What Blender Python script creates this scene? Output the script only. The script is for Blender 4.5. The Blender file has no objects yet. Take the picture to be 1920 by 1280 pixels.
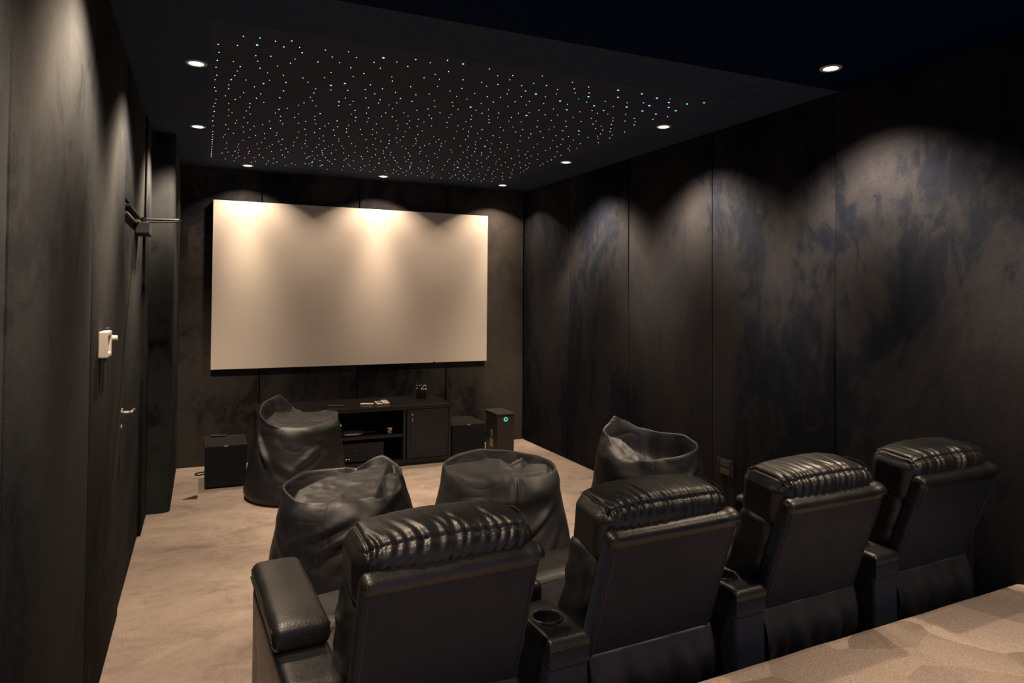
import bpy, bmesh, math, random
from mathutils import Vector, Matrix, noise
R_ = math.radians
sc = bpy.context.scene
COL = sc.collection
PI = math.pi

# ------------------------------------------------------------------ room size
W = 6.60      # screen wall (y)
RX = 3.11     # wall on the right (x)
LX = -0.34    # wall on the left (x)
H = 2.62      # ceiling
ZR = 0.328    # raised platform height
YB = -1.6     # how far the room runs back behind the viewpoint

# ------------------------------------------------------------------ materials
def nodes_of(name):
    m = bpy.data.materials.new(name); m.use_nodes = True
    nt = m.node_tree
    return m, nt, nt.nodes['Principled BSDF']

def mix_col(nt, fac, a, b):
    n = nt.nodes.new('ShaderNodeMix'); n.data_type = 'RGBA'
    nt.links.new(fac, n.inputs[0])
    for k, v in ((6, a), (7, b)):
        if hasattr(v, 'links') or hasattr(v, 'is_linked'): nt.links.new(v, n.inputs[k])
        else: n.inputs[k].default_value = (*v, 1)
    return n.outputs[2]

def coords(nt, scale=(1, 1, 1), rot=(0, 0, 0), kind='Object'):
    tc = nt.nodes.new('ShaderNodeTexCoord'); mp = nt.nodes.new('ShaderNodeMapping')
    mp.inputs['Scale'].default_value = scale; mp.inputs['Rotation'].default_value = rot
    nt.links.new(tc.outputs[kind], mp.inputs['Vector'])
    return mp.outputs['Vector']

def tex_noise(nt, vec, scale, detail=3, rough=.5, dist=0):
    n = nt.nodes.new('ShaderNodeTexNoise')
    n.inputs['Scale'].default_value = scale; n.inputs['Detail'].default_value = detail
    n.inputs['Roughness'].default_value = rough; n.inputs['Distortion'].default_value = dist
    nt.links.new(vec, n.inputs['Vector'])
    return n.outputs['Fac']

def ramp(nt, fac, stops):
    n = nt.nodes.new('ShaderNodeValToRGB'); e = n.color_ramp.elements
    while len(e) < len(stops): e.new(.5)
    for i, (p, c) in enumerate(stops):
        e[i].position = p; e[i].color = (c, c, c, 1) if not isinstance(c, tuple) else (*c, 1)
    nt.links.new(fac, n.inputs['Fac'])
    return n.outputs['Color']

def bump(nt, bsdf, height, strength, dist):
    b = nt.nodes.new('ShaderNodeBump')
    b.inputs['Strength'].default_value = strength; b.inputs['Distance'].default_value = dist
    nt.links.new(height, b.inputs['Height']); nt.links.new(b.outputs['Normal'], bsdf.inputs['Normal'])

def plain(name, col, rough=.5, metal=0, spec=.5, grain=0.0, gscale=40, bumpd=0):
    m, nt, b = nodes_of(name)
    b.inputs['Base Color'].default_value = (*col, 1)
    b.inputs['Roughness'].default_value = rough; b.inputs['Metallic'].default_value = metal
    b.inputs['Specular IOR Level'].default_value = spec
    v = coords(nt); n = tex_noise(nt, v, gscale, 4, .6)
    if grain:
        c = mix_col(nt, n, tuple(x * (1 - grain) for x in col), tuple(x * (1 + grain) for x in col))
        nt.links.new(c, b.inputs['Base Color'])
    if bumpd: bump(nt, b, n, .5, bumpd)
    return m

def emit(name, col, strength, sample=False):
    m, nt, b = nodes_of(name)
    b.inputs['Base Color'].default_value = (.02, .02, .02, 1)
    b.inputs['Emission Color'].default_value = (*col, 1); b.inputs['Emission Strength'].default_value = strength
    m.cycles.emission_sampling = 'AUTO' if sample else 'NONE'
    return m

def suede(name, axis, dark, light, seed):
    # brushed microsuede: the nap lies in strokes of darker and lighter cloth
    m, nt, b = nodes_of(name)
    sc1 = {'x': (.6, 1.0, .42), 'y': (1.3, 1.0, .55), 'l': (.6, .55, .62)}[axis]
    v = coords(nt, sc1); 
    add = nt.nodes.new('ShaderNodeVectorMath'); add.inputs[1].default_value = (seed, seed * 1.7, seed * .6); nt.links.new(v, add.inputs[0]); v = add.outputs[0]
    a = tex_noise(nt, v, 1.3, 5, .58, 1.4)
    c = tex_noise(nt, v, 5.5, 5, .68, 2.2)
    f = tex_noise(nt, coords(nt), 260, 2, .6)
    mx = nt.nodes.new('ShaderNodeMath'); mx.operation = 'MULTIPLY_ADD'
    nt.links.new(c, mx.inputs[0]); mx.inputs[1].default_value = .45
    nt.links.new(a, mx.inputs[2])
    r = ramp(nt, mx.outputs[0], [(.48, 0.0), (.66, .30), (.72, .62), (.95, 1.0)])
    colr = mix_col(nt, r, dark, light)
    g = ramp(nt, f, [(.3, .62), (.7, 1.25)])
    mul = nt.nodes.new('ShaderNodeMix'); mul.data_type = 'RGBA'; mul.blend_type = 'MULTIPLY'; mul.inputs[0].default_value = 1
    nt.links.new(colr, mul.inputs[6]); nt.links.new(g, mul.inputs[7])
    nt.links.new(mul.outputs[2], b.inputs['Base Color'])
    b.inputs['Roughness'].default_value = .95; b.inputs['Specular IOR Level'].default_value = .12
    bump(nt, b, f, .35, .002)
    return m

def carpet(name):
    m, nt, b = nodes_of(name)
    v = coords(nt)
    geo = nt.nodes.new('ShaderNodeNewGeometry'); sep = nt.nodes.new('ShaderNodeSeparateXYZ'); nt.links.new(geo.outputs['Position'], sep.inputs[0])
    big = tex_noise(nt, coords(nt, (1, 1.6, 1), (0, 0, .5)), 2.2, 5, .6, .9)
    mid = tex_noise(nt, coords(nt, (1, 1.5, 1), (0, 0, -.3)), 6, 5, .7, 1.0)
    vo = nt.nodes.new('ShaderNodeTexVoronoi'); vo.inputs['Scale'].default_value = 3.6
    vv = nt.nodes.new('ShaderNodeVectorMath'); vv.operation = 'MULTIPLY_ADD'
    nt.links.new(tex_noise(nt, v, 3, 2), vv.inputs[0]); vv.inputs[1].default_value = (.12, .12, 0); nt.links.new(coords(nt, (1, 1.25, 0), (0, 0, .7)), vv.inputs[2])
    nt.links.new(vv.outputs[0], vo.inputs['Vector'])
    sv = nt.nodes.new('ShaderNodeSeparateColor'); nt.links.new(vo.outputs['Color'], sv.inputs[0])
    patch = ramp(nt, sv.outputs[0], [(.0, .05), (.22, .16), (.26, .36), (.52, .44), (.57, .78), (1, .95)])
    soft = nt.nodes.new('ShaderNodeMath'); soft.operation = 'MULTIPLY_ADD'; nt.links.new(mid, soft.inputs[0]); soft.inputs[1].default_value = .6; nt.links.new(big, soft.inputs[2])
    wear = ramp(nt, soft.outputs[0], [(.50, .15), (.70, .50), (.80, .68), (1.0, .95)])
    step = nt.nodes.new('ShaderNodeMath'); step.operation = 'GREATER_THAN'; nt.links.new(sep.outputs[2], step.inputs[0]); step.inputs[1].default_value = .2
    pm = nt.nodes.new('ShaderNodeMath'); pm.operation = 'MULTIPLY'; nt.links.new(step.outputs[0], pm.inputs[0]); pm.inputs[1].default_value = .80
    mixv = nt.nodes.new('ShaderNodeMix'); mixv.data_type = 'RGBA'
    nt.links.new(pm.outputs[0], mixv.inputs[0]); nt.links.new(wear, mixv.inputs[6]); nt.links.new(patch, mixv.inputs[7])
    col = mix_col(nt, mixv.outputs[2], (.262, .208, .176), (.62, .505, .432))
    fine = tex_noise(nt, v, 170, 3, .7)
    g = ramp(nt, fine, [(.3, .68), (.7, 1.2)])
    mul = nt.nodes.new('ShaderNodeMix'); mul.data_type = 'RGBA'; mul.blend_type = 'MULTIPLY'; mul.inputs[0].default_value = 1
    nt.links.new(col, mul.inputs[6]); nt.links.new(g, mul.inputs[7])
    nt.links.new(mul.outputs[2], b.inputs['Base Color'])
    b.inputs['Roughness'].default_value = 1; b.inputs['Specular IOR Level'].default_value = .05
    bump(nt, b, fine, .8, .012)
    return m

def leather(name, col, rough, bscale=220, bdist=.0012, var=.35, spec=.5, crumple=0):
    m, nt, b = nodes_of(name); b.inputs['Specular IOR Level'].default_value = spec
    v = coords(nt)
    n = tex_noise(nt, v, 9, 4, .6)
    c = mix_col(nt, n, tuple(x * (1 - var) for x in col), tuple(x * (1 + var) for x in col))
    nt.links.new(c, b.inputs['Base Color'])
    rr = ramp(nt, n, [(.3, rough * .85), (.7, min(1, rough * 1.2))]); nt.links.new(rr, b.inputs['Roughness'])
    vo = nt.nodes.new('ShaderNodeTexVoronoi'); vo.inputs['Scale'].default_value = bscale; nt.links.new(v, vo.inputs['Vector'])
    bump(nt, b, vo.outputs['Distance'], .35, bdist)
    if crumple:                                          # soft creases of loose cloth
        cv = coords(nt, (1, 1, 1.8), (.5, .3, .8)); n1 = tex_noise(nt, cv, 3.6, 1.5, .5, .7)
        su = nt.nodes.new('ShaderNodeMath'); su.operation = 'SUBTRACT'; nt.links.new(n1, su.inputs[0]); su.inputs[1].default_value = .5
        aa = nt.nodes.new('ShaderNodeMath'); aa.operation = 'ABSOLUTE'; nt.links.new(su.outputs[0], aa.inputs[0])
        rg_ = ramp(nt, aa.outputs[0], [(0, 0.0), (.05, .45), (.16, .85), (.4, 1.0)]); rg_.node.color_ramp.interpolation = 'B_SPLINE'
        b1 = nt.nodes.new('ShaderNodeBump'); b1.inputs['Strength'].default_value = crumple; b1.inputs['Distance'].default_value = .02
        nt.links.new(rg_, b1.inputs['Height'])
        b0 = b.inputs['Normal'].links[0].from_node; nt.links.new(b1.outputs['Normal'], b0.inputs['Normal'])
    return m

M = {}
M['wall_r'] = suede('suede_wall_right', 'y', (.0012, .0042, .0130), (.0262, .0256, .0285), 3.0)
M['wall_f'] = suede('suede_wall_front', 'x', (.0015, .0048, .0135), (.090, .079, .070), 8.0)
M['wall_l'] = suede('suede_wall_left', 'l', (.0005, .0028, .0066), (.030, .0322, .0340), 13.0)
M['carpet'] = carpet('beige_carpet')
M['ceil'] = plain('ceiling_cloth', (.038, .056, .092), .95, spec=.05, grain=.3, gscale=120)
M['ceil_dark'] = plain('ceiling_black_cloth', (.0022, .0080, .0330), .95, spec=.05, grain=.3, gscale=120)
M['star_cloth'] = plain('star_cloth', (.050, .062, .092), .95, spec=.05, grain=.3, gscale=120)
M['screen'] = plain('screen_cloth', (.76, .68, .605), .85, spec=.1, grain=.02, gscale=300)
M['frame'] = plain('black_velvet_frame', (.012, .012, .013), .8, spec=.2)
M['leather'] = leather('black_leather', (.0100, .0100, .0112), .38, 220, .0010, .35, .5)
M['leather_back'] = leather('dark_brown_leather_back', (.0115, .0165, .0290), .60, 320, .0008, .2, .30)
M['leather_skirt'] = leather('black_leather_skirt', (.0115, .0130, .0185), .45, 320, .0006, .2)
M['thread'] = plain('brown_thread', (.050, .042, .036), .8)
M['cup_dark'] = plain('black_plastic', (.008, .008, .009), .35)
M['rim'] = plain('satin_black_rim', (.05, .046, .04), .3, .6)
M['bag'] = leather('bean_bag_fabric', (.0112, .0118, .0155), .48, 500, .0004, .15, .45, .16)
M['bag2'] = leather('bean_bag_fabric_grey', (.0165, .0172, .0220), .53, 500, .0004, .15, .45, .13)
M['wood'] = plain('black_brown_wood', (.0080, .0090, .0140), .5, grain=.25, gscale=18)
M['gloss'] = plain('glossy_black_top', (.014, .012, .012), .22, grain=.3, gscale=14)
M['black'] = plain('matt_black', (.0045, .0062, .0110), .65, spec=.3)
M['black2'] = plain('satin_black', (.02, .019, .019), .4)
M['grey'] = plain('dark_grey_plastic', (.034, .030, .029), .5)
M['white'] = plain('white_plastic', (.62, .56, .49), .45)
M['silver'] = plain('brushed_metal', (.55, .53, .5), .3, 1)
M['trimring'] = plain('white_trim_ring', (.5, .46, .42), .5)
M['dark_metal'] = plain('dark_metal', (.22, .21, .2), .35, 1)
M['lens'] = emit('warm_lamp_lens', (1.0, .84, .66), 5.0)
M['button'] = plain('grey_buttons', (.10, .09, .085), .5)
M['pinkish'] = plain('brown_plastic_disc', (.30, .2, .17), .4)
M['gold'] = plain('brass_and_white', (.75, .62, .36), .4, .3)
M['wedge'] = plain('red_brown_wood', (.10, .035, .018), .6, grain=.3)
M['label_paper'] = plain('paper_label', (.55, .46, .33), .7)
M['label_green'] = plain('grey_green_label', (.20, .21, .17), .7)
M['teal'] = emit('teal_led', (.10, .85, .60), 1.1)
M['green'] = emit('green_led', (.10, .9, .06), .9)
M['wled'] = emit('white_led', (.8, .85, 1.0), .5)
M['star_w'] = emit('white_star', (.72, .80, 1.0), 2.6)
M['star_b'] = emit('blue_star', (.10, .38, 1.0), 6.0)
M['star_c'] = emit('pale_blue_star', (.38, .62, 1.0), 3.2)
M['star_v'] = emit('violet_star', (.62, .42, 1.0), 2.6)

# ------------------------------------------------------------------ helpers
def link(name, me, mat, parent=None, smooth=False, loc=None, rotz=0):
    o = bpy.data.objects.new(name, me); COL.objects.link(o)
    for mm in (mat if isinstance(mat, (list, tuple)) else [mat]): me.materials.append(mm)
    if smooth:
        for p in me.polygons: p.use_smooth = True
    if parent: o.parent = parent
    if loc is not None: o.location = loc
    if rotz: o.rotation_euler.z = rotz
    return o

def obj(name, bm, mat, parent=None, smooth=False, loc=None, rotz=0, sharp=None):
    bmesh.ops.recalc_face_normals(bm, faces=bm.faces)
    me = bpy.data.meshes.new(name); bm.to_mesh(me); bm.free()
    o = link(name, me, mat, parent, smooth, loc, rotz)
    if sharp: me.set_sharp_from_angle(angle=R_(sharp))
    return o

def tag(o, label, cat, group=None):
    o['label'] = label; o['category'] = cat
    if group: o['group'] = group
    return o

def thing(name, label, cat, loc=(0, 0, 0), rotz=0, group=None):
    o = bpy.data.objects.new(name, None); COL.objects.link(o)
    o.empty_display_size = .05; o.location = loc; o.rotation_euler.z = rotz
    return tag(o, label, cat, group)

def struct(name, bm, mat, parent=None, **k):
    o = obj(name, bm, mat, parent, **k); o['kind'] = 'structure'; return o

def box(bm, x0, x1, y0, y1, z0, z1, bev=0, seg=2, M4=None):
    t = bmesh.new()
    bmesh.ops.create_cube(t, size=1)
    for v in t.verts:
        v.co = Vector((x0 + (v.co.x + .5) * (x1 - x0), y0 + (v.co.y + .5) * (y1 - y0), z0 + (v.co.z + .5) * (z1 - z0)))
    if bev: bmesh.ops.bevel(t, geom=list(t.edges), offset=bev, segments=seg, profile=.5, affect='EDGES', clamp_overlap=True)
    if M4: t.transform(M4)
    me = bpy.data.meshes.new('t'); t.to_mesh(me); t.free(); bm.from_mesh(me); bpy.data.meshes.remove(me)
    return bm

def B(*a, **k): return box(bmesh.new(), *a, **k)

def lathe(bm, prof, n=32, M4=Matrix()):
    rings = []
    for r, z in prof:
        rings.append([bm.verts.new(M4 @ Vector((r * math.cos(2 * PI * i / n), r * math.sin(2 * PI * i / n), z))) for i in range(n)] if r > 1e-6 else [bm.verts.new(M4 @ Vector((0, 0, z)))])
    for a, b in zip(rings, rings[1:]):
        for i in range(n):
            j = (i + 1) % n
            if len(a) == 1 and len(b) == 1: continue
            if len(a) == 1: bm.faces.new((a[0], b[i], b[j]))
            elif len(b) == 1: bm.faces.new((a[i], a[j], b[0]))
            else: bm.faces.new((a[i], a[j], b[j], b[i]))
    return bm

def tube(bm, pts, r, n=8, closed=False):
    pts = [Vector(p) for p in pts]; rings = []
    m = len(pts)
    for i, p in enumerate(pts):
        d = (pts[(i + 1) % m] - pts[i - 1]) if closed else (pts[min(i + 1, m - 1)] - pts[max(i - 1, 0)])
        d.normalize()
        up = Vector((0, 0, 1)) if abs(d.z) < .9 else Vector((1, 0, 0))
        a = d.cross(up).normalized(); b = d.cross(a)
        rings.append([bm.verts.new(p + r * (math.cos(2 * PI * k / n) * a + math.sin(2 * PI * k / n) * b)) for k in range(n)])
    for i in range(m if closed else m - 1):
        A, C = rings[i], rings[(i + 1) % m]
        for k in range(n): bm.faces.new((A[k], A[(k + 1) % n], C[(k + 1) % n], C[k]))
    if not closed:
        bm.faces.new(rings[0][::-1]); bm.faces.new(rings[-1])
    return bm

def soft(hx, hy, hz, r, n, disp=None, M4=None, bm=None):
    """rounded box of half sizes hx, hy, hz with a corner radius; disp(p, normal) moves each point along its normal"""
    bm = bm or bmesh.new(); t = bmesh.new()
    nx, ny, nz = n; vs = {}
    def dist(i, k, h):                     # more points towards the rounded edges
        s = -1 + 2 * i / k
        return h * (math.sin(s * PI / 2) * .55 + s * .45)
    def vert(i, j, k):
        if (i, j, k) in vs: return vs[(i, j, k)]
        q = Vector((dist(i, nx, hx), dist(j, ny, hy), dist(k, nz, hz)))
        c = Vector((max(-hx + r, min(hx - r, q.x)), max(-hy + r, min(hy - r, q.y)), max(-hz + r, min(hz - r, q.z))))
        d = q - c
        if d.length > 1e-9:
            nn = d.normalized()
            p = c + nn * r
        else:
            nn = Vector((0, 0, 1)); p = q
        if abs(d.x) + abs(d.y) + abs(d.z) > 0:
            p = c + nn * r
        if disp: p = p + nn * disp(p, nn)
        vs[(i, j, k)] = t.verts.new(p); return vs[(i, j, k)]
    for a in (0, nx):
        for j in range(ny):
            for k in range(nz): t.faces.new((vert(a, j, k), vert(a, j + 1, k), vert(a, j + 1, k + 1), vert(a, j, k + 1)))
    for a in (0, ny):
        for i in range(nx):
            for k in range(nz): t.faces.new((vert(i, a, k), vert(i + 1, a, k), vert(i + 1, a, k + 1), vert(i, a, k + 1)))
    for a in (0, nz):
        for i in range(nx):
            for j in range(ny): t.faces.new((vert(i, j, a), vert(i + 1, j, a), vert(i + 1, j + 1, a), vert(i, j + 1, a)))
    if M4: t.transform(M4)
    bmesh.ops.recalc_face_normals(t, faces=t.faces)
    me = bpy.data.meshes.new('t'); t.to_mesh(me); t.free(); bm.from_mesh(me); bpy.data.meshes.remove(me)
    return bm

def nz3(p, s, seed=0): return noise.noise(Vector((p[0] * s + seed, p[1] * s - seed, p[2] * s + 2 * seed)))

# ------------------------------------------------------------------ room
RISE = math.atan(.04)
def rise_y(x): return 1.70 + .032 * (x - 1.0)
bm = bmesh.new()
# floor with the raised platform as its step
xs = [LX - .1 + (RX + .2 - LX) * i / 60 for i in range(61)]
prof = []
def frow(fn): return [bm.verts.new(fn(x)) for x in xs]
rows = [frow(lambda x: (x, W + .1, 0)), frow(lambda x: (x, rise_y(x) + .012, 0)),
        frow(lambda x: (x, rise_y(x) + .004 * nz3((x, 0, 0), 3), ZR - .030)),
        frow(lambda x: (x, rise_y(x) - .006, ZR - .008 + .003 * nz3((x, 1, 0), 5))),
        frow(lambda x: (x, rise_y(x) - .03, ZR + .003 * nz3((x, 2, 0), 5))),
        frow(lambda x: (x, YB, ZR)), frow(lambda x: (x, YB, -.1)), frow(lambda x: (x, W + .1, -.1))]
for a, b in zip(rows, rows[1:] + rows[:1]):
    for i in range(60): bm.faces.new((a[i], a[i + 1], b[i + 1], b[i]))
bm.faces.new([r[0] for r in rows]); bm.faces.new([r[-1] for r in rows][::-1])
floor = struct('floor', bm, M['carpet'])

# ceiling: main cloth, then the blacker length over the seats
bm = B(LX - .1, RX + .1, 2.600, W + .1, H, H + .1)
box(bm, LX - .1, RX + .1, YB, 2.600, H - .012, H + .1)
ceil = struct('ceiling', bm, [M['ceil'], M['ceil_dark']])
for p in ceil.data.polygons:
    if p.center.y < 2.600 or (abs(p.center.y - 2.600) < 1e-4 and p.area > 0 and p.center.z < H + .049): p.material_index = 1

# walls in padded panels with narrow grooves
G = .004
def panels_y(bm, x0, x1, ys, z0=0, z1=H):
    for a, b in zip(ys, ys[1:]): box(bm, x0, x1, a + G, b - G, z0, z1, bev=.008, seg=3)
bm = B(RX + .03, RX + .1, YB, W + .1, -.05, H + .05)
panels_y(bm, RX, RX + .035, [YB, -1.3, -.31, .68, 1.67, 2.66, 3.64, 4.63, 5.62, W])
struct('wall_right', bm, M['wall_r'], smooth=True, sharp=60)
bm = B(LX - .1, RX + .1, W + .03, W + .1, -.05, H + .05)
for a, b in zip([LX, .48, 1.36, 2.25], [.48, 1.36, 2.25, RX]): box(bm, a + G, b - G, W, W + .035, 0, H, bev=.008, seg=3)
struct('wall_front', bm, M['wall_f'], smooth=True, sharp=60)
DZ = 1.945
bm = B(LX - .1, LX - .045, YB, W + .1, -.05, H + .05)
panels_y(bm, LX - .05, LX, [YB, -.6, .5, 1.58, 2.68, 3.70])
box(bm, LX - .05, LX, 3.70 + G, 4.84 - G, DZ + .006, H, bev=.006)
panels_y(bm, LX - .05, LX + .012, [4.84, 5.30])
struct('wall_left', bm, M['wall_l'], smooth=True, sharp=60)
# boxed-out corner by the screen wall
bm = bmesh.new()
def rr(x0, x1, y0, y1, r):
    out = [(x0, y1), (x0, y0)]
    for k in range(9):
        a = -PI / 2 + PI / 2 * k / 8; out.append((x1 - r + r * math.cos(a), y0 + r + r * math.sin(a)))
    out.append((x1, y1)); return out
pl = rr(LX - .04, -.185, 5.30, W, .045)
lo = [bm.verts.new((x, y, 0)) for x, y in pl]; hi = [bm.verts.new((x, y, H)) for x, y in pl]
for i in range(len(pl)): j = (i + 1) % len(pl); bm.faces.new((lo[i], lo[j], hi[j], hi[i]))
bm.faces.new(lo); bm.faces.new(hi)
struct('trim_1', bm, M['wall_l'], smooth=True, sharp=50)

# door, flush in the wall, with its lever, lock and closer
bm = B(LX - .044, LX - .006, 3.704, 4.836, .012, DZ, bev=.004)
door = struct('door_1', bm, M['wall_l'])
h = obj('door_handle', lathe(bmesh.new(), [(0, 0), (.026, 0), (.026, .008), (.011, .010), (.010, .048), (0, .048)], 20, Matrix.Translation((LX - .006, 3.765, .93)) @ Matrix.Rotation(PI / 2, 4, 'Y')), M['dark_metal'], door, True, sharp=40)
obj('lever', tube(bmesh.new(), [(LX + .034, 3.755, .93), (LX + .036, 3.80, .931), (LX + .038, 3.86, .930), (LX + .036, 3.90, .926)], .0085, 10), M['dark_metal'], h, True)
obj('lock_cylinder', lathe(bmesh.new(), [(0, 0), (.020, 0), (.020, .007), (.010, .009), (0, .009)], 20, Matrix.Translation((LX - .006, 3.752, .862)) @ Matrix.Rotation(PI / 2, 4, 'Y')), M['dark_metal'], door, True, sharp=40)
c = obj('door_closer', B(LX - .006, LX + .062, 4.28, 4.52, 1.835, 1.90, bev=.006), M['black'], door)
bm = tube(bmesh.new(), [(LX + .03, 4.40, 1.925), (-.125, 4.42, 1.930)], .0065, 8)
tube(bm, [(LX + .02, 4.40, 1.908), (-.125, 4.42, 1.923)], .0055, 8)
tube(bm, [(-.125, 4.42, 1.918), (-.125, 4.42, 1.936)], .009, 10)
tube(bm, [(LX + .03, 4.40, 1.89), (LX + .03, 4.40, 1.935)], .012, 10)
obj('closer_arm', bm, M['black2'], c, True, sharp=40)
obj('shadow_gap_bar', B(LX - .006, LX + .022, 3.72, 4.30, 1.914, 1.930, bev=.003), M['black'], c)  # black bar standing in for the shadow gap along the door head
obj('lit_edge_strip', B(LX - .010, LX + .010, 3.72, 4.22, 1.884, 1.893, bev=.002), M['silver'], door)  # bright strip standing in for light caught on the door's top edge

# ------------------------------------------------------------------ ceiling stars
star = thing('star_ceiling_panel', 'dark ceiling panel pricked with hundreds of tiny white and blue star lights', 'ceiling panel', (0, 0, 0))
KH = 1.0218    # the ceiling layout is drawn on a 2.596 m ceiling and carried up to H
PX0, PX1, PY0, PY1 = .012 * KH, 2.612 * KH, 2.95 * KH, 6.10 * KH
obj('panel', B(PX0, PX1, PY0, PY1, H - .0015, H + .002), M['star_cloth'], star)
rng = random.Random(11)
def star_near(x): return (3.0 + .05 * math.sin(x * 3)) * KH
pts = [(.045 + rng.uniform(-.006, .006), 3.24 + .112 * i + rng.uniform(-.03, .03)) for i in range(15)] + [(.045, 5.0 + .085 * i + rng.uniform(-.02, .02)) for i in range(12)]
# bright ones picked out by eye: right-hand blue cluster and the single large ones
BLUE = [(1.62, 3.30), (2.42, 3.20), (2.36, 3.12), (2.47, 3.10), (2.30, 3.22), (2.50, 3.24), (2.25, 3.08), (2.54, 3.04), (2.33, 3.33), (2.44, 3.35), (2.20, 3.30), (2.05, 3.16), (2.02, 3.36), (1.98, 3.05), (2.12, 3.42), (1.90, 3.22), (1.92, 3.50), (1.80, 3.36), (2.13, 3.05), (1.10, 3.02), (.27, 3.75), (.20, 3.18), (.74, 3.10)]
VIO = [(.42 + rng.uniform(-.28, .5), 5.75 + rng.uniform(-.35, .28)) for i in range(26)]
CYA = [(1.15 + rng.uniform(-.1, .35), 5.0 + rng.uniform(-.3, .3)) for i in range(8)] + [(.75, 4.35), (.78, 4.5), (.86, 4.62)] + [(.8 + rng.uniform(-.05, .15), 5.6 + rng.uniform(-.2, .3)) for i in range(9)]
allp = [(x, y, 'b') for x, y in BLUE] + [(x, y, 'v') for x, y in VIO] + [(x, y, 'c') for x, y in CYA] + [(x, y, 'c' if rng.random() < .5 else 'w') for x, y in pts]
allp = [(x * KH, min(y * KH, PY1 - .03), k) for x, y, k in allp]
tries = 0
while len(allp) < 720 and tries < 60000:
    tries += 1
    x = rng.uniform(PX0 + .07, PX1 - .06); y = rng.uniform(PY0 + .05, PY1 - .04)
    if y < star_near(x): continue
    if all((x - a) ** 2 + (y - b) ** 2 > .066 ** 2 for a, b, _ in allp):
        allp.append((x, y, 'b' if rng.random() < .02 else ('c' if rng.random() < .22 else 'w')))
SZ = {'b': .0056, 'v': .0030, 'c': .0031, 'w': .0024}
def star_disc(bm, x, y, r):
    lathe(bm, [(0, -.0025), (r * .7, -.002), (r, 0), (0, 0)], 8, Matrix.Translation((x, y, H - .0012)))
MS = {'b': M['star_b'], 'v': M['star_v'], 'c': M['star_c'], 'w': M['star_w']}
order = sorted(allp, key=lambda s: (-SZ[s[2]] ** 2 / (s[0] ** 2 + s[1] ** 2)))
for x, y, k in order[:100]:
    bm = bmesh.new(); star_disc(bm, x, y, SZ[k] * rng.uniform(.85, 1.15)); obj('star_light', bm, MS[k], star)
bm = bmesh.new(); idx = []
for x, y, k in order[100:]:
    n0 = len(bm.faces); star_disc(bm, x, y, SZ[k] * rng.uniform(.72, 1.12)); idx += [list('wbcv').index(k)] * (len(bm.faces) - n0)
o = obj('star_lights', bm, [MS[k] for k in 'wbcv'], star); o['kind'] = 'stuff'
for p, i in zip(o.data.polygons, idx): p.material_index = i

# ceiling speakers beside the star panel
for x, y, zc, lab in ((-.02, 2.62, H - .012, 'round black ceiling speaker by the door-side wall, cut by the top edge'), (2.60, 2.80, H, 'round black ceiling speaker near the blue end of the star panel')):
    t = thing('ceiling_speaker', lab, 'speaker', (x * KH, y * KH, zc), group='ceiling speakers')
    obj('rim', lathe(bmesh.new(), [(.088, 0), (.088, -.006), (.100, -.006), (.104, 0)], 40), M['ceil'], t, True, sharp=40)
    obj('grille', lathe(bmesh.new(), [(0, -.002), (.088, -.002), (.088, 0), (0, 0)], 40), M['ceil'], t)

# ------------------------------------------------------------------ downlights
def spot_data(name, energy, b, n, tilt, wallside=False):
    """lamp with a soft-edged flood, strongest at some 40 degrees, plus an inner beam whose axis leans by tilt along local +x"""
    l = bpy.data.lights.new(name, 'SPOT'); l.energy = energy; l.color = (1.0, .765, .545)
    l.spot_size = R_(122); l.spot_blend = .12; l.shadow_soft_size = .028
    l.use_nodes = True; nt = l.node_tree
    em = nt.nodes.get('Emission') or nt.nodes.new('ShaderNodeEmission')
    tc = nt.nodes.new('ShaderNodeTexCoord'); dt = nt.nodes.new('ShaderNodeVectorMath'); dt.operation = 'DOT_PRODUCT'
    nt.links.new(tc.outputs['Normal'], dt.inputs[0]); dt.inputs[1].default_value = (math.sin(tilt), 0, -math.cos(tilt))
    ab = nt.nodes.new('ShaderNodeMath'); ab.operation = 'MAXIMUM'; nt.links.new(dt.outputs['Value'], ab.inputs[0]); ab.inputs[1].default_value = 0
    pw = nt.nodes.new('ShaderNodeMath'); pw.operation = 'POWER'; nt.links.new(ab.outputs[0], pw.inputs[0]); pw.inputs[1].default_value = n
    cz = nt.nodes.new('ShaderNodeSeparateXYZ'); nt.links.new(tc.outputs['Normal'], cz.inputs[0])
    za = nt.nodes.new('ShaderNodeMath'); za.operation = 'ABSOLUTE'; nt.links.new(cz.outputs[2], za.inputs[0])
    pr = ramp(nt, za.outputs[0], [(.52, .0), (.59, .07), (.67, .33), (.77, .95), (.84, 1.0), (.90, .66), (.96, .15), (1.0, .07)] if wallside else [(.50, .0), (.54, .28), (.61, .52), (.70, .85), (.79, 1.0), (.87, .8), (.95, .24), (1.0, .14)])
    ma = nt.nodes.new('ShaderNodeMath'); ma.operation = 'MULTIPLY_ADD'; nt.links.new(pw.outputs[0], ma.inputs[0]); ma.inputs[1].default_value = b
    fl = nt.nodes.new('ShaderNodeMath'); fl.operation = 'MULTIPLY_ADD'; nt.links.new(cz.outputs[0], fl.inputs[0]); fl.inputs[1].default_value = -.9; fl.inputs[2].default_value = .62 if wallside else 1
    cl = nt.nodes.new('ShaderNodeClamp'); nt.links.new(fl.outputs[0], cl.inputs['Value']); cl.inputs['Min'].default_value = .16 if wallside else 1
    pm = nt.nodes.new('ShaderNodeMath'); pm.operation = 'MULTIPLY'; nt.links.new(pr, pm.inputs[0]); nt.links.new(cl.outputs[0], pm.inputs[1])
    nt.links.new(pm.outputs[0], ma.inputs[2])
    nt.links.new(ma.outputs[0], em.inputs['Strength'])
    return l
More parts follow.
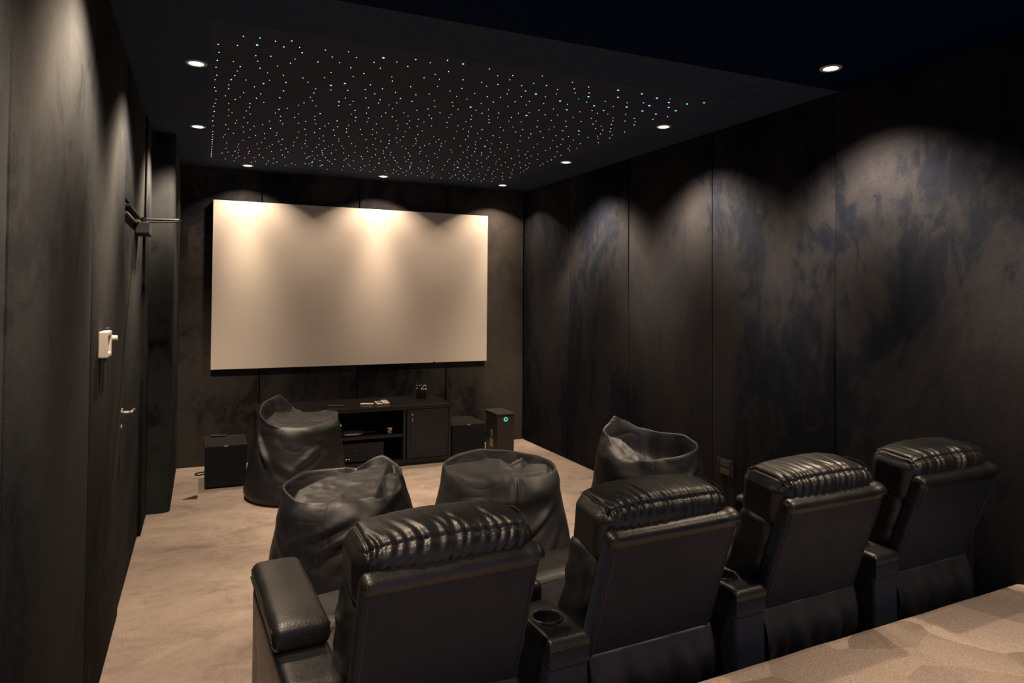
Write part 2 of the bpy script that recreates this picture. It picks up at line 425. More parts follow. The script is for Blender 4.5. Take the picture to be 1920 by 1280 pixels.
LAMP = spot_data('downlight_beam', 300, .92, 28, R_(19), True)
FRONT = spot_data('screen_downlight_beam', 46, 3.4, 22, R_(4))
proto = {}
def downlight(x, y, label, zc, group=None, data=None, rz=0):
    t = thing('downlight', label, 'ceiling light', (x * KH, y * KH, zc), 0, group or 'recessed downlights')
    if 'ring' not in proto:
        a = obj('trim_ring', lathe(bmesh.new(), [(.034, 0), (.034, -.004), (.046, -.006), (.050, -.003), (.051, 0)], 36), M['trimring'], t, True)
        b = obj('lens', lathe(bmesh.new(), [(0, -.0035), (.034, -.0035), (.034, 0), (0, 0)], 36), M['lens'], t)
        proto['ring'], proto['lens'] = a, b
    else:
        for k in ('ring', 'lens'):
            c = proto[k].copy(); COL.objects.link(c); c.parent = t
    lo = bpy.data.objects.new('beam', data or LAMP); COL.objects.link(lo); lo.parent = t; lo.location = (0, 0, -.012); lo.rotation_euler.z = rz
    return t
NE = H; ND = H - .012
downlight(.33, 6.19, 'recessed downlight above the screen, the one nearest the boxed-out corner', NE, data=FRONT, rz=PI / 2)
downlight(1.49, 6.19, 'recessed downlight above the middle of the screen', NE, data=FRONT, rz=PI / 2)
downlight(2.665, 6.155, 'recessed downlight above the screen at the corner with the panelled wall', NE, data=FRONT, rz=PI / 2)
downlight(2.667, 4.87, 'recessed downlight along the panelled wall, second out from the screen corner', NE, rz=PI)
downlight(2.667, 3.58, 'recessed downlight at the tip of the blue star cluster', NE, rz=PI)
downlight(2.667, 2.30, 'recessed downlight alone on the black ceiling above the seats', ND, rz=PI)
downlight(-.045, 4.90, 'recessed downlight on the door side closer to the screen, beside the stars', NE)
downlight(-.045, 3.56, 'largest-looking recessed downlight on the door side, beside the start of the stars', NE)
for x, y in ((-.045, 2.27), (-.045, .98), (-.045, -.3), (2.667, 1.01), (2.667, -.28)):
    downlight(x, y, 'recessed downlight on the black ceiling outside the view', ND, 'downlights outside the view', rz=0 if x < 1 else PI)

# ------------------------------------------------------------------ screen
t = thing('projection_screen', 'large pale fixed-frame projection screen lit by three downlights', 'screen', (0, 0, 0))
SX0, SX1, SZ0, SZ1 = .073, 2.668, .846, 2.333
obj('frame', B(SX0, SX1, W - .055, W, SZ0 - .002, SZ1 - .002, bev=.003), M['frame'], t)
bm = B(SX0, SX1, W - .060, W - .0545, SZ0, SZ1)
obj('screen_cloth', bm, M['screen'], t)
obj('sensor_bump', B(2.095, 2.115, W - .066, W - .058, SZ0 - .012, SZ0 + .006, bev=.002), M['black'], t)

# small detector high in the corner
t = thing('motion_sensor', 'tiny dark motion sensor high in the corner beside the screen wall', 'sensor', (RX - .05, W, H - .10))
obj('housing', soft(.022, .016, .045, .010, (6, 6, 8), M4=Matrix.Translation((0, -.013, 0))), M['black2'], t, True)
obj('lens', soft(.011, .006, .009, .005, (5, 5, 5), M4=Matrix.Translation((0, -.034, .013))), M['grey'], t, True)
obj('lens', soft(.013, .006, .007, .005, (5, 5, 5), M4=Matrix.Translation((0, -.034, -.018))), M['grey'], t, True)

# ------------------------------------------------------------------ media console
CX0, CX1, CY0, CY1, CZ = .42, 2.085, 5.93, 6.50, .535
t = thing('media_console', 'long low black-brown media console standing under the screen', 'media console', (0, 0, 0))
bm = B(CX0, CX1 - .0, CY0 - .012, CY1, CZ - .035, CZ, bev=.003)
obj('top', bm, M['gloss'], t)
def carc():
    bm = B(CX0 + .008, CX0 + .035, CY0, CY1, .0, CZ - .035)
    box(bm, CX1 - .035, CX1 - .008, CY0, CY1, 0, CZ - .035)
    box(bm, .835, .86, CY0 + .004, CY1, .045, CZ - .035)
    box(bm, 1.632, 1.657, CY0 + .004, CY1, .045, CZ - .035)
    box(bm, CX0 + .02, CX1 - .02, CY0 + .002, CY1, .03, .058)
    box(bm, CX0 + .02, CX1 - .02, CY0 + .02, CY0 + .04, .0, .032)
    box(bm, CX0 + .02, CX1 - .02, CY1 - .01, CY1, .03, CZ - .035)
    return bm
obj('carcass', carc(), M['wood'], t)
obj('shelf', B(.86, 1.632, CY0 + .012, CY1 - .01, .262, .284), M['wood'], t)
for x0, x1, kx in ((1.664, 2.045, 1.70), (.462, .828, .80)):
    d = obj('door', B(x0, x1, CY0 - .008, CY0 + .012, .064, CZ - .042, bev=.002), M['wood'], t)
    bm = B(x0 + .03, x1 - .03, CY0 - .0115, CY0 - .007, .094, CZ - .072, bev=.0015)
    obj('door_panel', bm, M['wood'], d)
    bm = lathe(bmesh.new(), [(0, 0), (.008, 0), (.008, .006), (0, .006)], 14, Matrix.Translation((kx + .01, CY0 - .011, .452)) @ Matrix.Rotation(PI / 2, 4, 'X'))
    box(bm, kx + .0055, kx + .0145, CY0 - .020, CY0 - .0105, .395, .432, bev=.003)
    obj('door_pull', bm, M['silver'], d, True, sharp=40)
# receiver in the lower bay
r = thing('receiver', 'black slatted receiver in the lower open bay of the media console', 'receiver', (0, 0, 0))
bm = B(1.02, 1.468, 5.965, 6.36, .066, .228, bev=.004)
for k in range(7): box(bm, 1.03, 1.458, 5.961, 5.966, .080 + .019 * k, .089 + .019 * k)
obj('body', bm, M['wood'], r)
for fx in (1.06, 1.43):
    for fy in (6.0, 6.315): obj('foot', B(fx - .015, fx + .015, fy - .015, fy + .015, .058, .067), M['black'], r)
for kx in (1.142, 1.166): obj('indicator', lathe(bmesh.new(), [(0, 0), (.0045, 0), (.0045, .004), (0, .004)], 10, Matrix.Translation((kx, 5.961, .098)) @ Matrix.Rotation(PI / 2, 4, 'X')), M['wled'], r)
obj('knob', lathe(bmesh.new(), [(0, 0), (.013, 0), (.012, .012), (0, .012)], 18, Matrix.Translation((1.215, 5.961, .165)) @ Matrix.Rotation(PI / 2, 4, 'X')), M['black2'], r, True, sharp=40)
# things on the middle shelf
tag(obj('disc', lathe(bmesh.new(), [(0, 0), (.095, 0), (.118, .010), (.118, .016), (.09, .024), (0, .026)], 40, Matrix.Scale(1, 4)), M['pinkish'], None, True, (1.205, 6.10, .284)), 'flat round brownish disc lying on the open shelf of the console', 'disc')
b_ = thing('black_case', 'low dark box beside the round disc on the console shelf', 'box', (1.37, 6.12, .284))
obj('body', B(-.07, .07, -.06, .06, 0, .022, bev=.006), M['black2'], b_); obj('lid_line', B(-.071, .071, -.061, .061, .0105, .0125), M['cup_dark'], b_)
g = thing('small_gadget', 'tiny upright gadget with pale and brass spots at the shelf end', 'gadget', (1.522, 5.99, .284))
obj('body', B(-.022, .022, -.02, .02, 0, .062, bev=.004), M['black2'], g)
bm = B(-.018, .016, -.0225, -.019, .045, .056)
for dx, dz in ((.010, .038), (.0, .030), (-.010, .026), (.0, .012)): box(bm, dx - .0055, dx + .0055, -.0225, -.019, dz - .004, dz + .004, bev=.001)
obj('lights', bm, M['gold'], g)
g = thing('media_player', 'small black media box with a green light on the console shelf', 'media player', (1.022, 6.03, .284))
obj('body', B(-.07, .085, -.05, .06, 0, .13, bev=.008), M['black'], g)
obj('power_light', lathe(bmesh.new(), [(0, 0), (.007, 0), (.007, .004), (0, .004)], 12, Matrix.Translation((.072, -.05, .105)) @ Matrix.Rotation(PI / 2, 4, 'X')), M['green'], g)
obj('status_light', lathe(bmesh.new(), [(0, 0), (.0045, 0), (.0045, .003), (0, .003)], 12, Matrix.Translation((.074, -.05, .05)) @ Matrix.Rotation(PI / 2, 4, 'X')), M['wled'], g)
# things on top
def remote(label, x, y, L, wd, rz, mat, btn, rows_, cols_, th=.014):
    t = thing('remote_control', label, 'remote', (x, y, CZ), rz, 'remote controls on the console')
    obj('body', soft(wd / 2, L / 2, th / 2, .005, (6, 10, 4), M4=Matrix.Translation((0, 0, th / 2))), mat, t, True)
    bm = bmesh.new()
    for i in range(rows_):
        for j in range(cols_):
            cx = (j - (cols_ - 1) / 2) * wd * .72 / max(1, cols_ - .2); cy = -L * .4 + L * .8 * (i + .5) / rows_
            if rows_ > 4 and i in (rows_ - 3,): continue
            box(bm, cx - wd * .13, cx + wd * .13, cy - L * .026, cy + L * .026, th - .001, th + .002)
    obj('buttons', bm, btn, t)
remote('thin black remote control lying flat on the console top', 1.075, 6.08, .15, .038, R_(72), M['black2'], M['grey'], 4, 2)
remote('small plain white remote control lying flat on the console', 1.345, 6.10, .115, .042, R_(70), M['white'], M['trimring'], 1, 1, .012)
remote('white remote control with rows of buttons, the left of the pair', 1.452, 6.12, .17, .048, R_(-4), M['white'], M['button'], 7, 3)
remote('white remote control with dark keypad, closest to the jar', 1.520, 6.15, .19, .055, R_(-4), M['white'], M['button'], 5, 2)
j = thing('jar', 'black glossy lidded jar standing on the console top', 'jar', (1.905, 6.30, CZ))
obj('body', lathe(bmesh.new(), [(0, 0), (.044, 0), (.048, .008), (.048, .095), (.044, .102), (0, .102)], 32), M['gloss'], j, True, sharp=40)
obj('lid', lathe(bmesh.new(), [(0, .102), (.046, .102), (.047, .108), (.046, .124), (.030, .130), (.012, .132), (.012, .144), (0, .146)], 32), M['gloss'], j, True, sharp=40)
bm = bmesh.new(); rg = random.Random(5)
for k in range(14):
    a = R_(-100 + rg.uniform(-70, 70)); lathe(bm, [(0, -.004), (.0032, 0), (0, .004)], 6, Matrix.Translation((.0485 * math.cos(a), .0485 * math.sin(a), rg.uniform(.085, .128))))
obj('studs', bm, M['silver'], j)

# ------------------------------------------------------------------ subwoofers and tower
def subwoofer(label, x0, x1, y0, y1, hh):
    t = thing('subwoofer', label, 'subwoofer', (0, 0, 0), 0, 'subwoofers beside the console')
    obj('cabinet', B(x0, x1, y0, y1, .012, hh - .006, bev=.004), M['black'], t)
    for fx in (x0 + .03, x1 - .03):
        for fy in (y0 + .03, y1 - .03): obj('foot', lathe(bmesh.new(), [(0, 0), (.014, 0), (.012, .013), (0, .013)], 12, Matrix.Translation((fx, fy, 0))), M['black2'], t)
    obj('top_panel', B(x0 + .006, x1 - .006, y0 + .006, y1 - .006, hh - .007, hh - .001), M['black2'], t)
    bm = bmesh.new()
    e = .0065
    box(bm, x0, x1, y0, y0 + e, hh - .008, hh, bev=.001); box(bm, x0, x1, y1 - e, y1, hh - .008, hh, bev=.001)
    box(bm, x0, x0 + e, y0 + e, y1 - e, hh - .008, hh, bev=.001); box(bm, x1 - e, x1, y0 + e, y1 - e, hh - .008, hh, bev=.001)
    obj('edge_band', bm, M['grey'], t)
    mx = (x0 + x1) / 2
    obj('badge', B(mx - .016, mx + .016, y0 - .0025, y0 + .001, hh - .012, hh - .004, bev=.001), M['silver'], t)
    return t
subwoofer('black subwoofer box on the carpet in front of the boxed-out corner', .035, .336, 5.80, 6.20, .332)
subwoofer('black subwoofer box between the media console and the small tower', 2.10, 2.425, 5.965, 6.36, .325)
rc = thing('remote_control', 'dark remote lying on top of the subwoofer by the corner', 'remote', (.135, 6.165, .332), R_(80), 'remote control on the subwoofer')
obj('body', soft(.018, .06, .008, .005, (6, 10, 4), M4=Matrix.Translation((0, 0, .008))), M['black2'], rc, True)
bm = bmesh.new()
for i in range(5): box(bm, -.008, .008, -.045 + .018 * i, -.037 + .018 * i, .015, .0172)
obj('buttons', bm, M['grey'], rc)
t = thing('air_purifier', 'small dark tower with a glowing teal ring beside the subwoofer', 'air purifier', (0, 0, 0))
obj('body', B(2.565, 2.742, 6.005, 6.30, .0, .372, bev=.008), M['grey'], t)
obj('lid', B(2.555, 2.752, 5.993, 6.31, .374, .394, bev=.008), M['grey'], t)
bm = bmesh.new(); tube(bm, [(2.652 + .0165 * math.cos(2 * PI * k / 28), 6.003, .335 + .0165 * math.sin(2 * PI * k / 28)) for k in range(28)], .0042, 6, True)
obj('ring_light', bm, M['teal'], t)
obj('label_sticker', B(2.5635, 2.566, 6.10, 6.19, .055, .135), M['label_paper'], t)
obj('label_strip', B(2.5635, 2.566, 6.11, 6.17, .14, .225), M['label_green'], t)
bm = tube(bmesh.new(), [(.06, 6.30, .05), (.04, 6.30, .006), (.00, 6.27, .005), (-.035, 6.29, .005), (-.03, 6.34, .005), (.01, 6.36, .006), (.05, 6.37, .006), (.10, 6.36, .02)], .0055, 8)
tag(obj('power_cable', bm, M['black'], None, True), 'black cable looping on the carpet behind the subwoofer by the corner', 'cable')

# brown wedge on the carpet
bm = bmesh.new()
ws = [(-.052, 0, 0), (.040, -.022, 0), (.052, .010, 0), (-.050, .004, .004), (.040, -.018, .024), (.050, .012, .024)]
v = [bm.verts.new(p) for p in ws]
for f in ((0, 2, 1), (3, 4, 5), (0, 1, 4, 3), (1, 2, 5, 4), (2, 0, 3, 5)): bm.faces.new([v[i] for i in f])
wd = thing('door_wedge', 'small red-brown wedge lying on the carpet near the corner', 'wedge', (-.060, 5.585, 0), R_(6))
obj('body', bm, M['wedge'], wd)
obj('hole_plug', lathe(bmesh.new(), [(0, .024), (.006, .0243), (.007, .0235), (0, .0235)], 12, Matrix.Translation((.040, -.004, .0005))), M['trimring'], wd)

# ------------------------------------------------------------------ wall fittings
t = thing('wall_controller', 'white square wall control panel with a dark display', 'control panel', (LX, 2.925, 1.315))
bm = bmesh.new()
box(bm, 0, .030, -.062, -.044, -.048, .048, bev=.004); box(bm, 0, .030, .044, .062, -.048, .048, bev=.004)
box(bm, 0, .030, -.05, .05, .030, .048, bev=.004); box(bm, 0, .030, -.05, .05, -.048, -.030, bev=.004)
obj('frame', bm, M['white'], t)
obj('display', B(0, .016, -.046, .046, -.032, .032), M['grey'], t)
t = thing('dimmer_switch', 'dark square wall plate with a white turning knob', 'switch', (LX, 3.075, 1.325))
obj('plate', B(0, .010, -.045, .045, -.045, .045, bev=.003), M['black2'], t)
obj('knob', lathe(bmesh.new(), [(0, 0), (.020, 0), (.018, .006), (.011, .008), (.010, .030), (0, .030)], 24, Matrix.Translation((.010, 0, .004)) @ Matrix.Rotation(PI / 2, 4, 'Y')), M['white'], t, True, sharp=40)
t = thing('wall_socket', 'black double wall socket low on the panelled wall behind the seats', 'socket', (RX, 3.50, .41))
obj('plate', B(-.010, 0, -.075, .075, -.052, .052, bev=.003), M['black'], t)
for zc in (.026, -.026):
    s = obj('outlet', B(-.013, -.009, -.040, .040, zc - .019, zc + .019, bev=.002), M['black2'], t)
    obj('slot', B(-.0145, -.012, -.022, .022, zc - .006, zc + .006), M['cup_dark'], s)

# ------------------------------------------------------------------ recliners
ROW = math.atan(.045)
def creases(seed, n, hx, dmin=.003, dmax=.0075):
    rg = random.Random(seed); out = []
    for i in range(n):
        x = -hx + 2 * hx * (i + .5 + rg.uniform(-.38, .38)) / n
        out.append((x, rg.uniform(.005, .0105), rg.uniform(dmin, dmax), rg.uniform(.015, .085), rg.uniform(-.5, .1), rg.uniform(.01, .07)))
    return out

def back_xform(lean, y, z): return Matrix.Translation((0, y, z)) @ Matrix.Rotation(lean, 4, 'X')

def stitches(bm, path, gap=.0125, ln=.0085, r=.0011):
    # dashes of thread laid along a path
    acc = 0; segs = []
    for a, b in zip(path, path[1:]): segs.append((a, b, (b - a).length))
    total = sum(s[2] for s in segs); d = 0
    def at(d):
        for a, b, l in segs:
            if d <= l: return a + (b - a) * (d / l)
            d -= l
        return segs[-1][1]
    while d + ln < total:
        tube(bm, [at(d), at(d + ln)], r, 5); d += gap
    return bm

def recliner(label, x, seed, left_arm=False, right_arm=False):
    y = 1.63 + .045 * (x - .6)
    t = thing('recliner', label, 'recliner', (x, y, 0), ROW, 'row of recliners')
    HX = .245
    lean = R_(19)
    rg = random.Random(seed)
    # rear panel of the back
    Mb = back_xform(lean, .113, .615)
    def dpanel(p, n):
        d = 0
        if n.y < -.3: d += .0012 * nz3(p, 5, seed)
        return d
    pan = obj('back_panel', soft(HX, .028, .217, .020, (24, 8, 30), dpanel, Mb), M['leather_back'], t, True)
    lipm = Mb @ Matrix.Translation((0, -.001, .196))
    def dlip(p, n):
        return .0016 * nz3(p, 9, seed + 2) + (.014 * max(0, (p.x / HX - .78) / .22) if n.z > 0.2 else 0)
    obj('top_roll', soft(HX + .0015, .0305, .027, .0255, (30, 10, 12), dlip, lipm), M['leather'], pan, True)
    bm = bmesh.new()
    for s in (-1, 1):
        path = [Mb @ Vector((s * (HX - .016), -.0295, -.20 + .38 * k / 12)) for k in range(13)]
        tube(bm, path, .0013, 5)
    for s in (-1, 1): stitches(bm, [lipm @ Vector((s * (HX - .012) , -.030 * math.cos(a), .026 * math.sin(a))) for a in [PI * .05 * k for k in range(-3, 12)]])
    obj('stitching', bm, M['thread'], pan)
    # main back cushion in front of the panel
    def dback(p, n):
        d = .005 * nz3(p, 7, seed + 4) + .003 * nz3((p.x, p.y * 3, p.z * 3), 9, seed)
        if abs(n.x) > .5: d += .003 * math.sin(p.z * 60 + p.y * 40 + seed)
        return d
    obj('backrest', soft(.256, .080, .205, .05, (26, 16, 26), dback, back_xform(lean, .235, .565)), M['leather'], t, True)
    # head cushion with gathered leather along its seams
    hx, hy, hz = .252, .100, .092
    ck = {1: 1.0, 2: .55, 3: .9, 4: .95}[seed]
    cr = creases(seed * 7 + 1, 16, hx, .0015 * ck, .0066 * ck); cf = creases(seed * 5 + 2, 11, hx, .001 * ck, .0045 * ck)
    Mh = Matrix.Translation((.004, .163, .806)) @ Matrix.Rotation(R_(7), 4, 'X')
    rr_ = .048
    ys, zs = -hy + .018, hz - .018          # where the rear seam runs (across the rounded edge)
    def dhead(p, n):
        ex = 1 - (abs(p.x) / hx) ** 4
        d = .020 * (1 - (p.x / hx) ** 2) * max(0, n.z) * (1 - .6 * (p.y / hy) ** 2) + .014 * ex * max(0, -n.y) * (1 - (p.z / hz) ** 2) - .020 * (p.x / hx) ** 6 * max(0, n.z) - .014 * (p.x / hx) ** 8 * abs(n.y)
        d += .004 * nz3(p, 8, seed)
        # distance measured over the surface from the rear seam: + over the top, - down the back
        if p.z > zs - .002 and p.y > ys - .03: s_ = (p.y - ys)
        else: s_ = -(zs - p.z) - .004
        if n.y > .6: s_ = hy * 2 + .1
        side = 1 if s_ >= 0 else -1
        env = 1 if abs(p.x) < hx - .02 else max(0, (hx - abs(p.x)) / .02)
        for (cx, wd_, dp, ln, sk, ln2) in cr:
            dx = p.x - cx - (sk * s_ if s_ > 0 else (.35 - sk * .8) * -s_ * -1)
            if abs(dx) < .03:
                L = ln * 1.25 if s_ >= 0 else ln2 + .03
                d -= (1 if s_ > 0 else .72) * env * dp * math.exp(-(dx / wd_) ** 2) * math.exp(-(s_ / L) ** 2) - env * dp * .45 * math.exp(-((abs(dx) - wd_ * 2.0) / wd_) ** 2) * math.exp(-(s_ / L) ** 2)
        if s_ > 0:
            sf = s_ - (2 * hy - .036)
            for (cx, wd_, dp, ln, sk, ln2) in cf:
                dx = p.x - cx - sk * sf
                if abs(dx) < .03: d -= env * dp * .8 * math.exp(-(dx / wd_) ** 2) * math.exp(-(sf / ln) ** 2)
        d -= .0050 * math.exp(-(s_ / .005) ** 2)
        d -= .0035 * math.exp(-((s_ - (2 * hy - .036)) / .005) ** 2) * (1 if n.z > .3 else 0)
        xe = abs(p.x) - (hx - .030)
        if n.z > .35: d -= .004 * math.exp(-(xe / .005) ** 2)
        return d
    head = obj('headrest', soft(hx, hy, hz, rr_, (150, 44, 26), dhead, Mh), M['leather'], t, True)
    bm = bmesh.new()
    def seam(yq, zq, off=0): return [Mh @ Vector((-hx + .035 + (2 * hx - .07) * k / 40, yq, zq + .0155 * (1 - ((k - 20) / 20) ** 4))) for k in range(41)]
    inn = rr_ * .7072
    ysr, zsr = -(hy - rr_) - inn, (hz - rr_) + inn
    for o_ in (-.005, .006): stitches(bm, [q + Vector((0, o_, -.0035 + o_ * .8)) for q in seam(ysr, zsr - .006)])
    stitches(bm, seam(hy - rr_ + inn, zsr - .008))
    for s in (-1, 1): stitches(bm, [Mh @ Vector((s * (hx - .026), ysr + .01 + (2 * hy - .08) * k / 12, hz + .002 - .014 * abs(k / 6 - 1) ** 3)) for k in range(13)])
    obj('stitching', bm, M['thread'], head)
    # loose skirt closing the back below the panel
    bm = bmesh.new(); nxs, nzs = 60, 26; g = []
    for k in range(nzs + 1):
        v_ = k / nzs; row_ = []
        for i in range(nxs + 1):
            u = -1 + 2 * i / nxs
            z = .425 - (.27 + .035 * (1 - abs(u) ** 3)) * v_
            fold = (.013 * math.sin(u * 9 + seed * 2 + 1.5 * v_) + .009 * math.sin(u * 17 + seed - 2 * v_) + .010 * nz3((u * 2, v_, seed), 2, seed)) * min(1, v_ * 1.8)
            yy = .154 - .034 * math.sin(PI * min(1, v_ * 1.1)) + .05 * v_ * v_ + .8 * fold
            row_.append(bm.verts.new((u * (HX - .004), yy, z)))
        g.append(row_)
    for a, b in zip(g, g[1:]):
        for i in range(nxs): bm.faces.new((a[i], a[i + 1], b[i + 1], b[i]))
    sk = obj('back_skirt', bm, M['leather_skirt'], t, True)
    md = sk.modifiers.new('thick', 'SOLIDIFY'); md.thickness = .004; md.offset = 1
    # seat in two padded sections, base and folded footrest
    def dseat(p, n): return .012 * max(0, n.z) * (1 - (p.x / .27) ** 2) + .004 * nz3(p, 7, seed + 9)
    st = obj('seat', soft(.262, .135, .075, .045, (20, 14, 10), dseat, Matrix.Translation((0, .46, .385))), M['leather'], t, True)
    obj('seat_front_roll', soft(.262, .130, .078, .055, (20, 14, 10), dseat, Matrix.Translation((0, .725, .392))), M['leather'], st, True)
    obj('footrest', soft(.262, .038, .125, .03, (16, 8, 12), None, Matrix.Translation((0, .885, .285))), M['leather'], t, True)
    obj('base', B(-.245, .245, .255, .85, .0, .325, bev=.012), M['leather_skirt'], t)
    for flag, s in ((left_arm, -1), (right_arm, 1)):
        if not flag: continue
        xc = s * (.318 if s < 0 else .305); hw = .076 if s < 0 else .05
        a = obj('armrest', soft(hw, .355, .262, .022, (10, 22, 18), lambda p, n: .0015 * nz3(p, 6, seed), Matrix.Translation((xc, .525, .262))), M['leather'], t, True)
        pm = Matrix.Translation((xc - .002, .625, .556))
        def dpad(p, n):
            return .010 * max(0, n.z) * (1 - (p.x / .09) ** 2) * (1 - (p.y / .3) ** 6) + .002 * nz3(p, 7, seed)
        pd = obj('arm_pad', soft(hw + .004, .268, .036, .026, (16, 34, 8), dpad, pm), M['leather'], a, True)
        bm = bmesh.new()
        for e in (-1, 1):
            tube(bm, [pm @ Vector((e * (hw + .002), -.245 + .49 * k / 14, .019)) for k in range(15)], .0028, 6)
            tube(bm, [pm @ Vector((e * (hw + .0035), -.250 + .50 * k / 14, -.006)) for k in range(15)], .0028, 6)
        obj('piping', bm, M['leather'], pd, True)
    return t

recliner('black leather recliner with its own armrest beside the open carpet', .602, 1, left_arm=True)
recliner('black leather recliner between the first and second cup holder consoles', 1.318, 2)
recliner('black leather recliner between the second and third cup holder consoles', 2.032, 3)
recliner('black leather recliner closest to the panelled wall, half in shadow', 2.742, 4, right_arm=True)

def console(label, x, seed):
    y = 1.742 + .055 * (x - .98)
    t = thing('cup_holder_console', label, 'armrest console', (x, y, 0), ROW, 'cup holder consoles')
    hw = .066; z = .53
    obj('body', soft(hw, .375, .225, .006, (8, 20, 14), lambda p, n: .001 * nz3(p, 7, seed), Matrix.Translation((0, .377, .226))), M['leather_back'], t, True)
    # top deck with a round hole
    bm = bmesh.new(); n = 48; cy = .130; rh = .044
    y0, y1 = .0, .255
    def ray(a, ex=0):
        dx, dy = math.cos(a), math.sin(a); k = 1e9
        if dx > 1e-9: k = min(k, (hw + ex) / dx)
        if dx < -1e-9: k = min(k, -(hw + ex) / dx)
        if dy > 1e-9: k = min(k, (y1 - cy + ex) / dy)
        if dy < -1e-9: k = min(k, (y0 - cy - ex) / dy)
        return Vector((dx * k, cy + dy * k))
    ang = [2 * PI * i / n for i in range(n)]
    for cxx, cyy in ((hw, y1), (-hw, y1), (-hw, y0), (hw, y0)):
        a = math.atan2(cyy - cy, cxx) % (2 * PI); k = min(range(n), key=lambda i: abs(ang[i] - a)); ang[k] = a
    rings = []
    def ring(fn): rings.append([bm.verts.new(fn(a)) for a in ang])
    def mixr(a, f, zz, ex=0):
        q = ray(a, ex); c_ = Vector((rh * math.cos(a), cy + rh * math.sin(a))); p = c_ + (q - c_) * f; return (p.x, p.y, zz)
    ring(lambda a: mixr(a, 0, z - .004)); ring(lambda a: mixr(a, .15, z)); ring(lambda a: mixr(a, .5, z + .002)); ring(lambda a: mixr(a, .84, z))
    ring(lambda a: mixr(a, .955, z - .006)); ring(lambda a: mixr(a, 1, z - .018, .002)); ring(lambda a: mixr(a, 1, z - .034, .003)); ring(lambda a: mixr(a, 1, z - .038, .000)); ring(lambda a: mixr(a, 1, z - .085, .000))
    for A, C in zip(rings, rings[1:]):
        for i in range(n): bm.faces.new((A[i], A[(i + 1) % n], C[(i + 1) % n], C[i]))
    dk = obj('top_deck', bm, [M['leather'], M['leather_back']], t, True, sharp=70)
    for p in dk.data.polygons:
        if p.center.z < z - .035: p.material_index = 1
    bm = stitches(bmesh.new(), [Vector((-hw + .004 + (2 * hw - .008) * k / 8, -.0035, z - .030)) for k in range(9)])
    for s in (-1, 1): stitches(bm, [Vector((s * (hw - .012), .005 + .24 * k / 8, z - .003)) for k in range(9)])
    obj('stitching', bm, M['thread'], dk)
    cup = obj('cup_holder', lathe(bmesh.new(), [(.0, z - .078), (.038, z - .078), (.0425, z - .005), (.0435, z + .001)], 40, Matrix.Translation((0, cy, 0))), M['cup_dark'], t, True)
    obj('rim', lathe(bmesh.new(), [(.0425, z - .004), (.0430, z + .003), (.0455, z + .005), (.0485, z + .003), (.0490, z - .002)], 40, Matrix.Translation((0, cy, 0))), M['rim'], cup, True)
    obj('arm_pad', soft(hw + .003, .235, .060, .028, (12, 26, 8), lambda p, n: .008 * max(0, n.z) * (1 - (p.x / .08) ** 2), Matrix.Translation((0, .50, .510))), M['leather'], t, True)
    return t
console('cup holder console with a visible round well beside the nearest recliner', .975, 1)
console('cup holder console in the middle of the recliner row', 1.690, 2)
console('cup holder console between the two recliners closest to the panelled wall', 2.405, 3)

# ------------------------------------------------------------------ bean bags
def per_interp(keys, a):
    a = a % 360; n = len(keys)
    for i in range(n):
        a0 = keys[i][0]; a1 = keys[(i + 1) % n][0] + (360 if i == n - 1 else 0)
        aa = a if a >= keys[0][0] else a + 360
        if a0 <= aa <= a1:
            f = (aa - a0) / (a1 - a0); f2 = f * .45 + .55 * (f * f * (3 - 2 * f))
            return tuple(keys[i][k] + (keys[(i + 1) % n][k] - keys[i][k]) * f2 for k in (1, 2, 3))
def seg_dist(px, py, a, b):
    ax, ay, az = a; bx, by, bz = b
    dx, dy = bx - ax, by - ay; L = dx * dx + dy * dy
    f = max(0, min(1, ((px - ax) * dx + (py - ay) * dy) / L))
    return math.hypot(px - ax - f * dx, py - ay - f * dy), az + (bz - az) * f

def lip_height(px, py, lip):
    """a folded slab of cloth: rises gently from the front to a sharp edge, then drops behind it"""
    pts, sf, sb = lip
    if px < pts[0][0] or px > pts[-1][0]:
        e = pts[0] if px < pts[0][0] else pts[-1]
        return e[2] - 1.4 * abs(px - e[0]) - (sf * (e[1] - py) if py <= e[1] else sb * (py - e[1]))
    for a, b in zip(pts, pts[1:]):
        if a[0] <= px <= b[0]:
            f = (px - a[0]) / (b[0] - a[0]); yr = a[1] + (b[1] - a[1]) * f; zr = a[2] + (b[2] - a[2]) * f
            return zr - (sf * (yr - py) if py <= yr else sb * (py - yr))

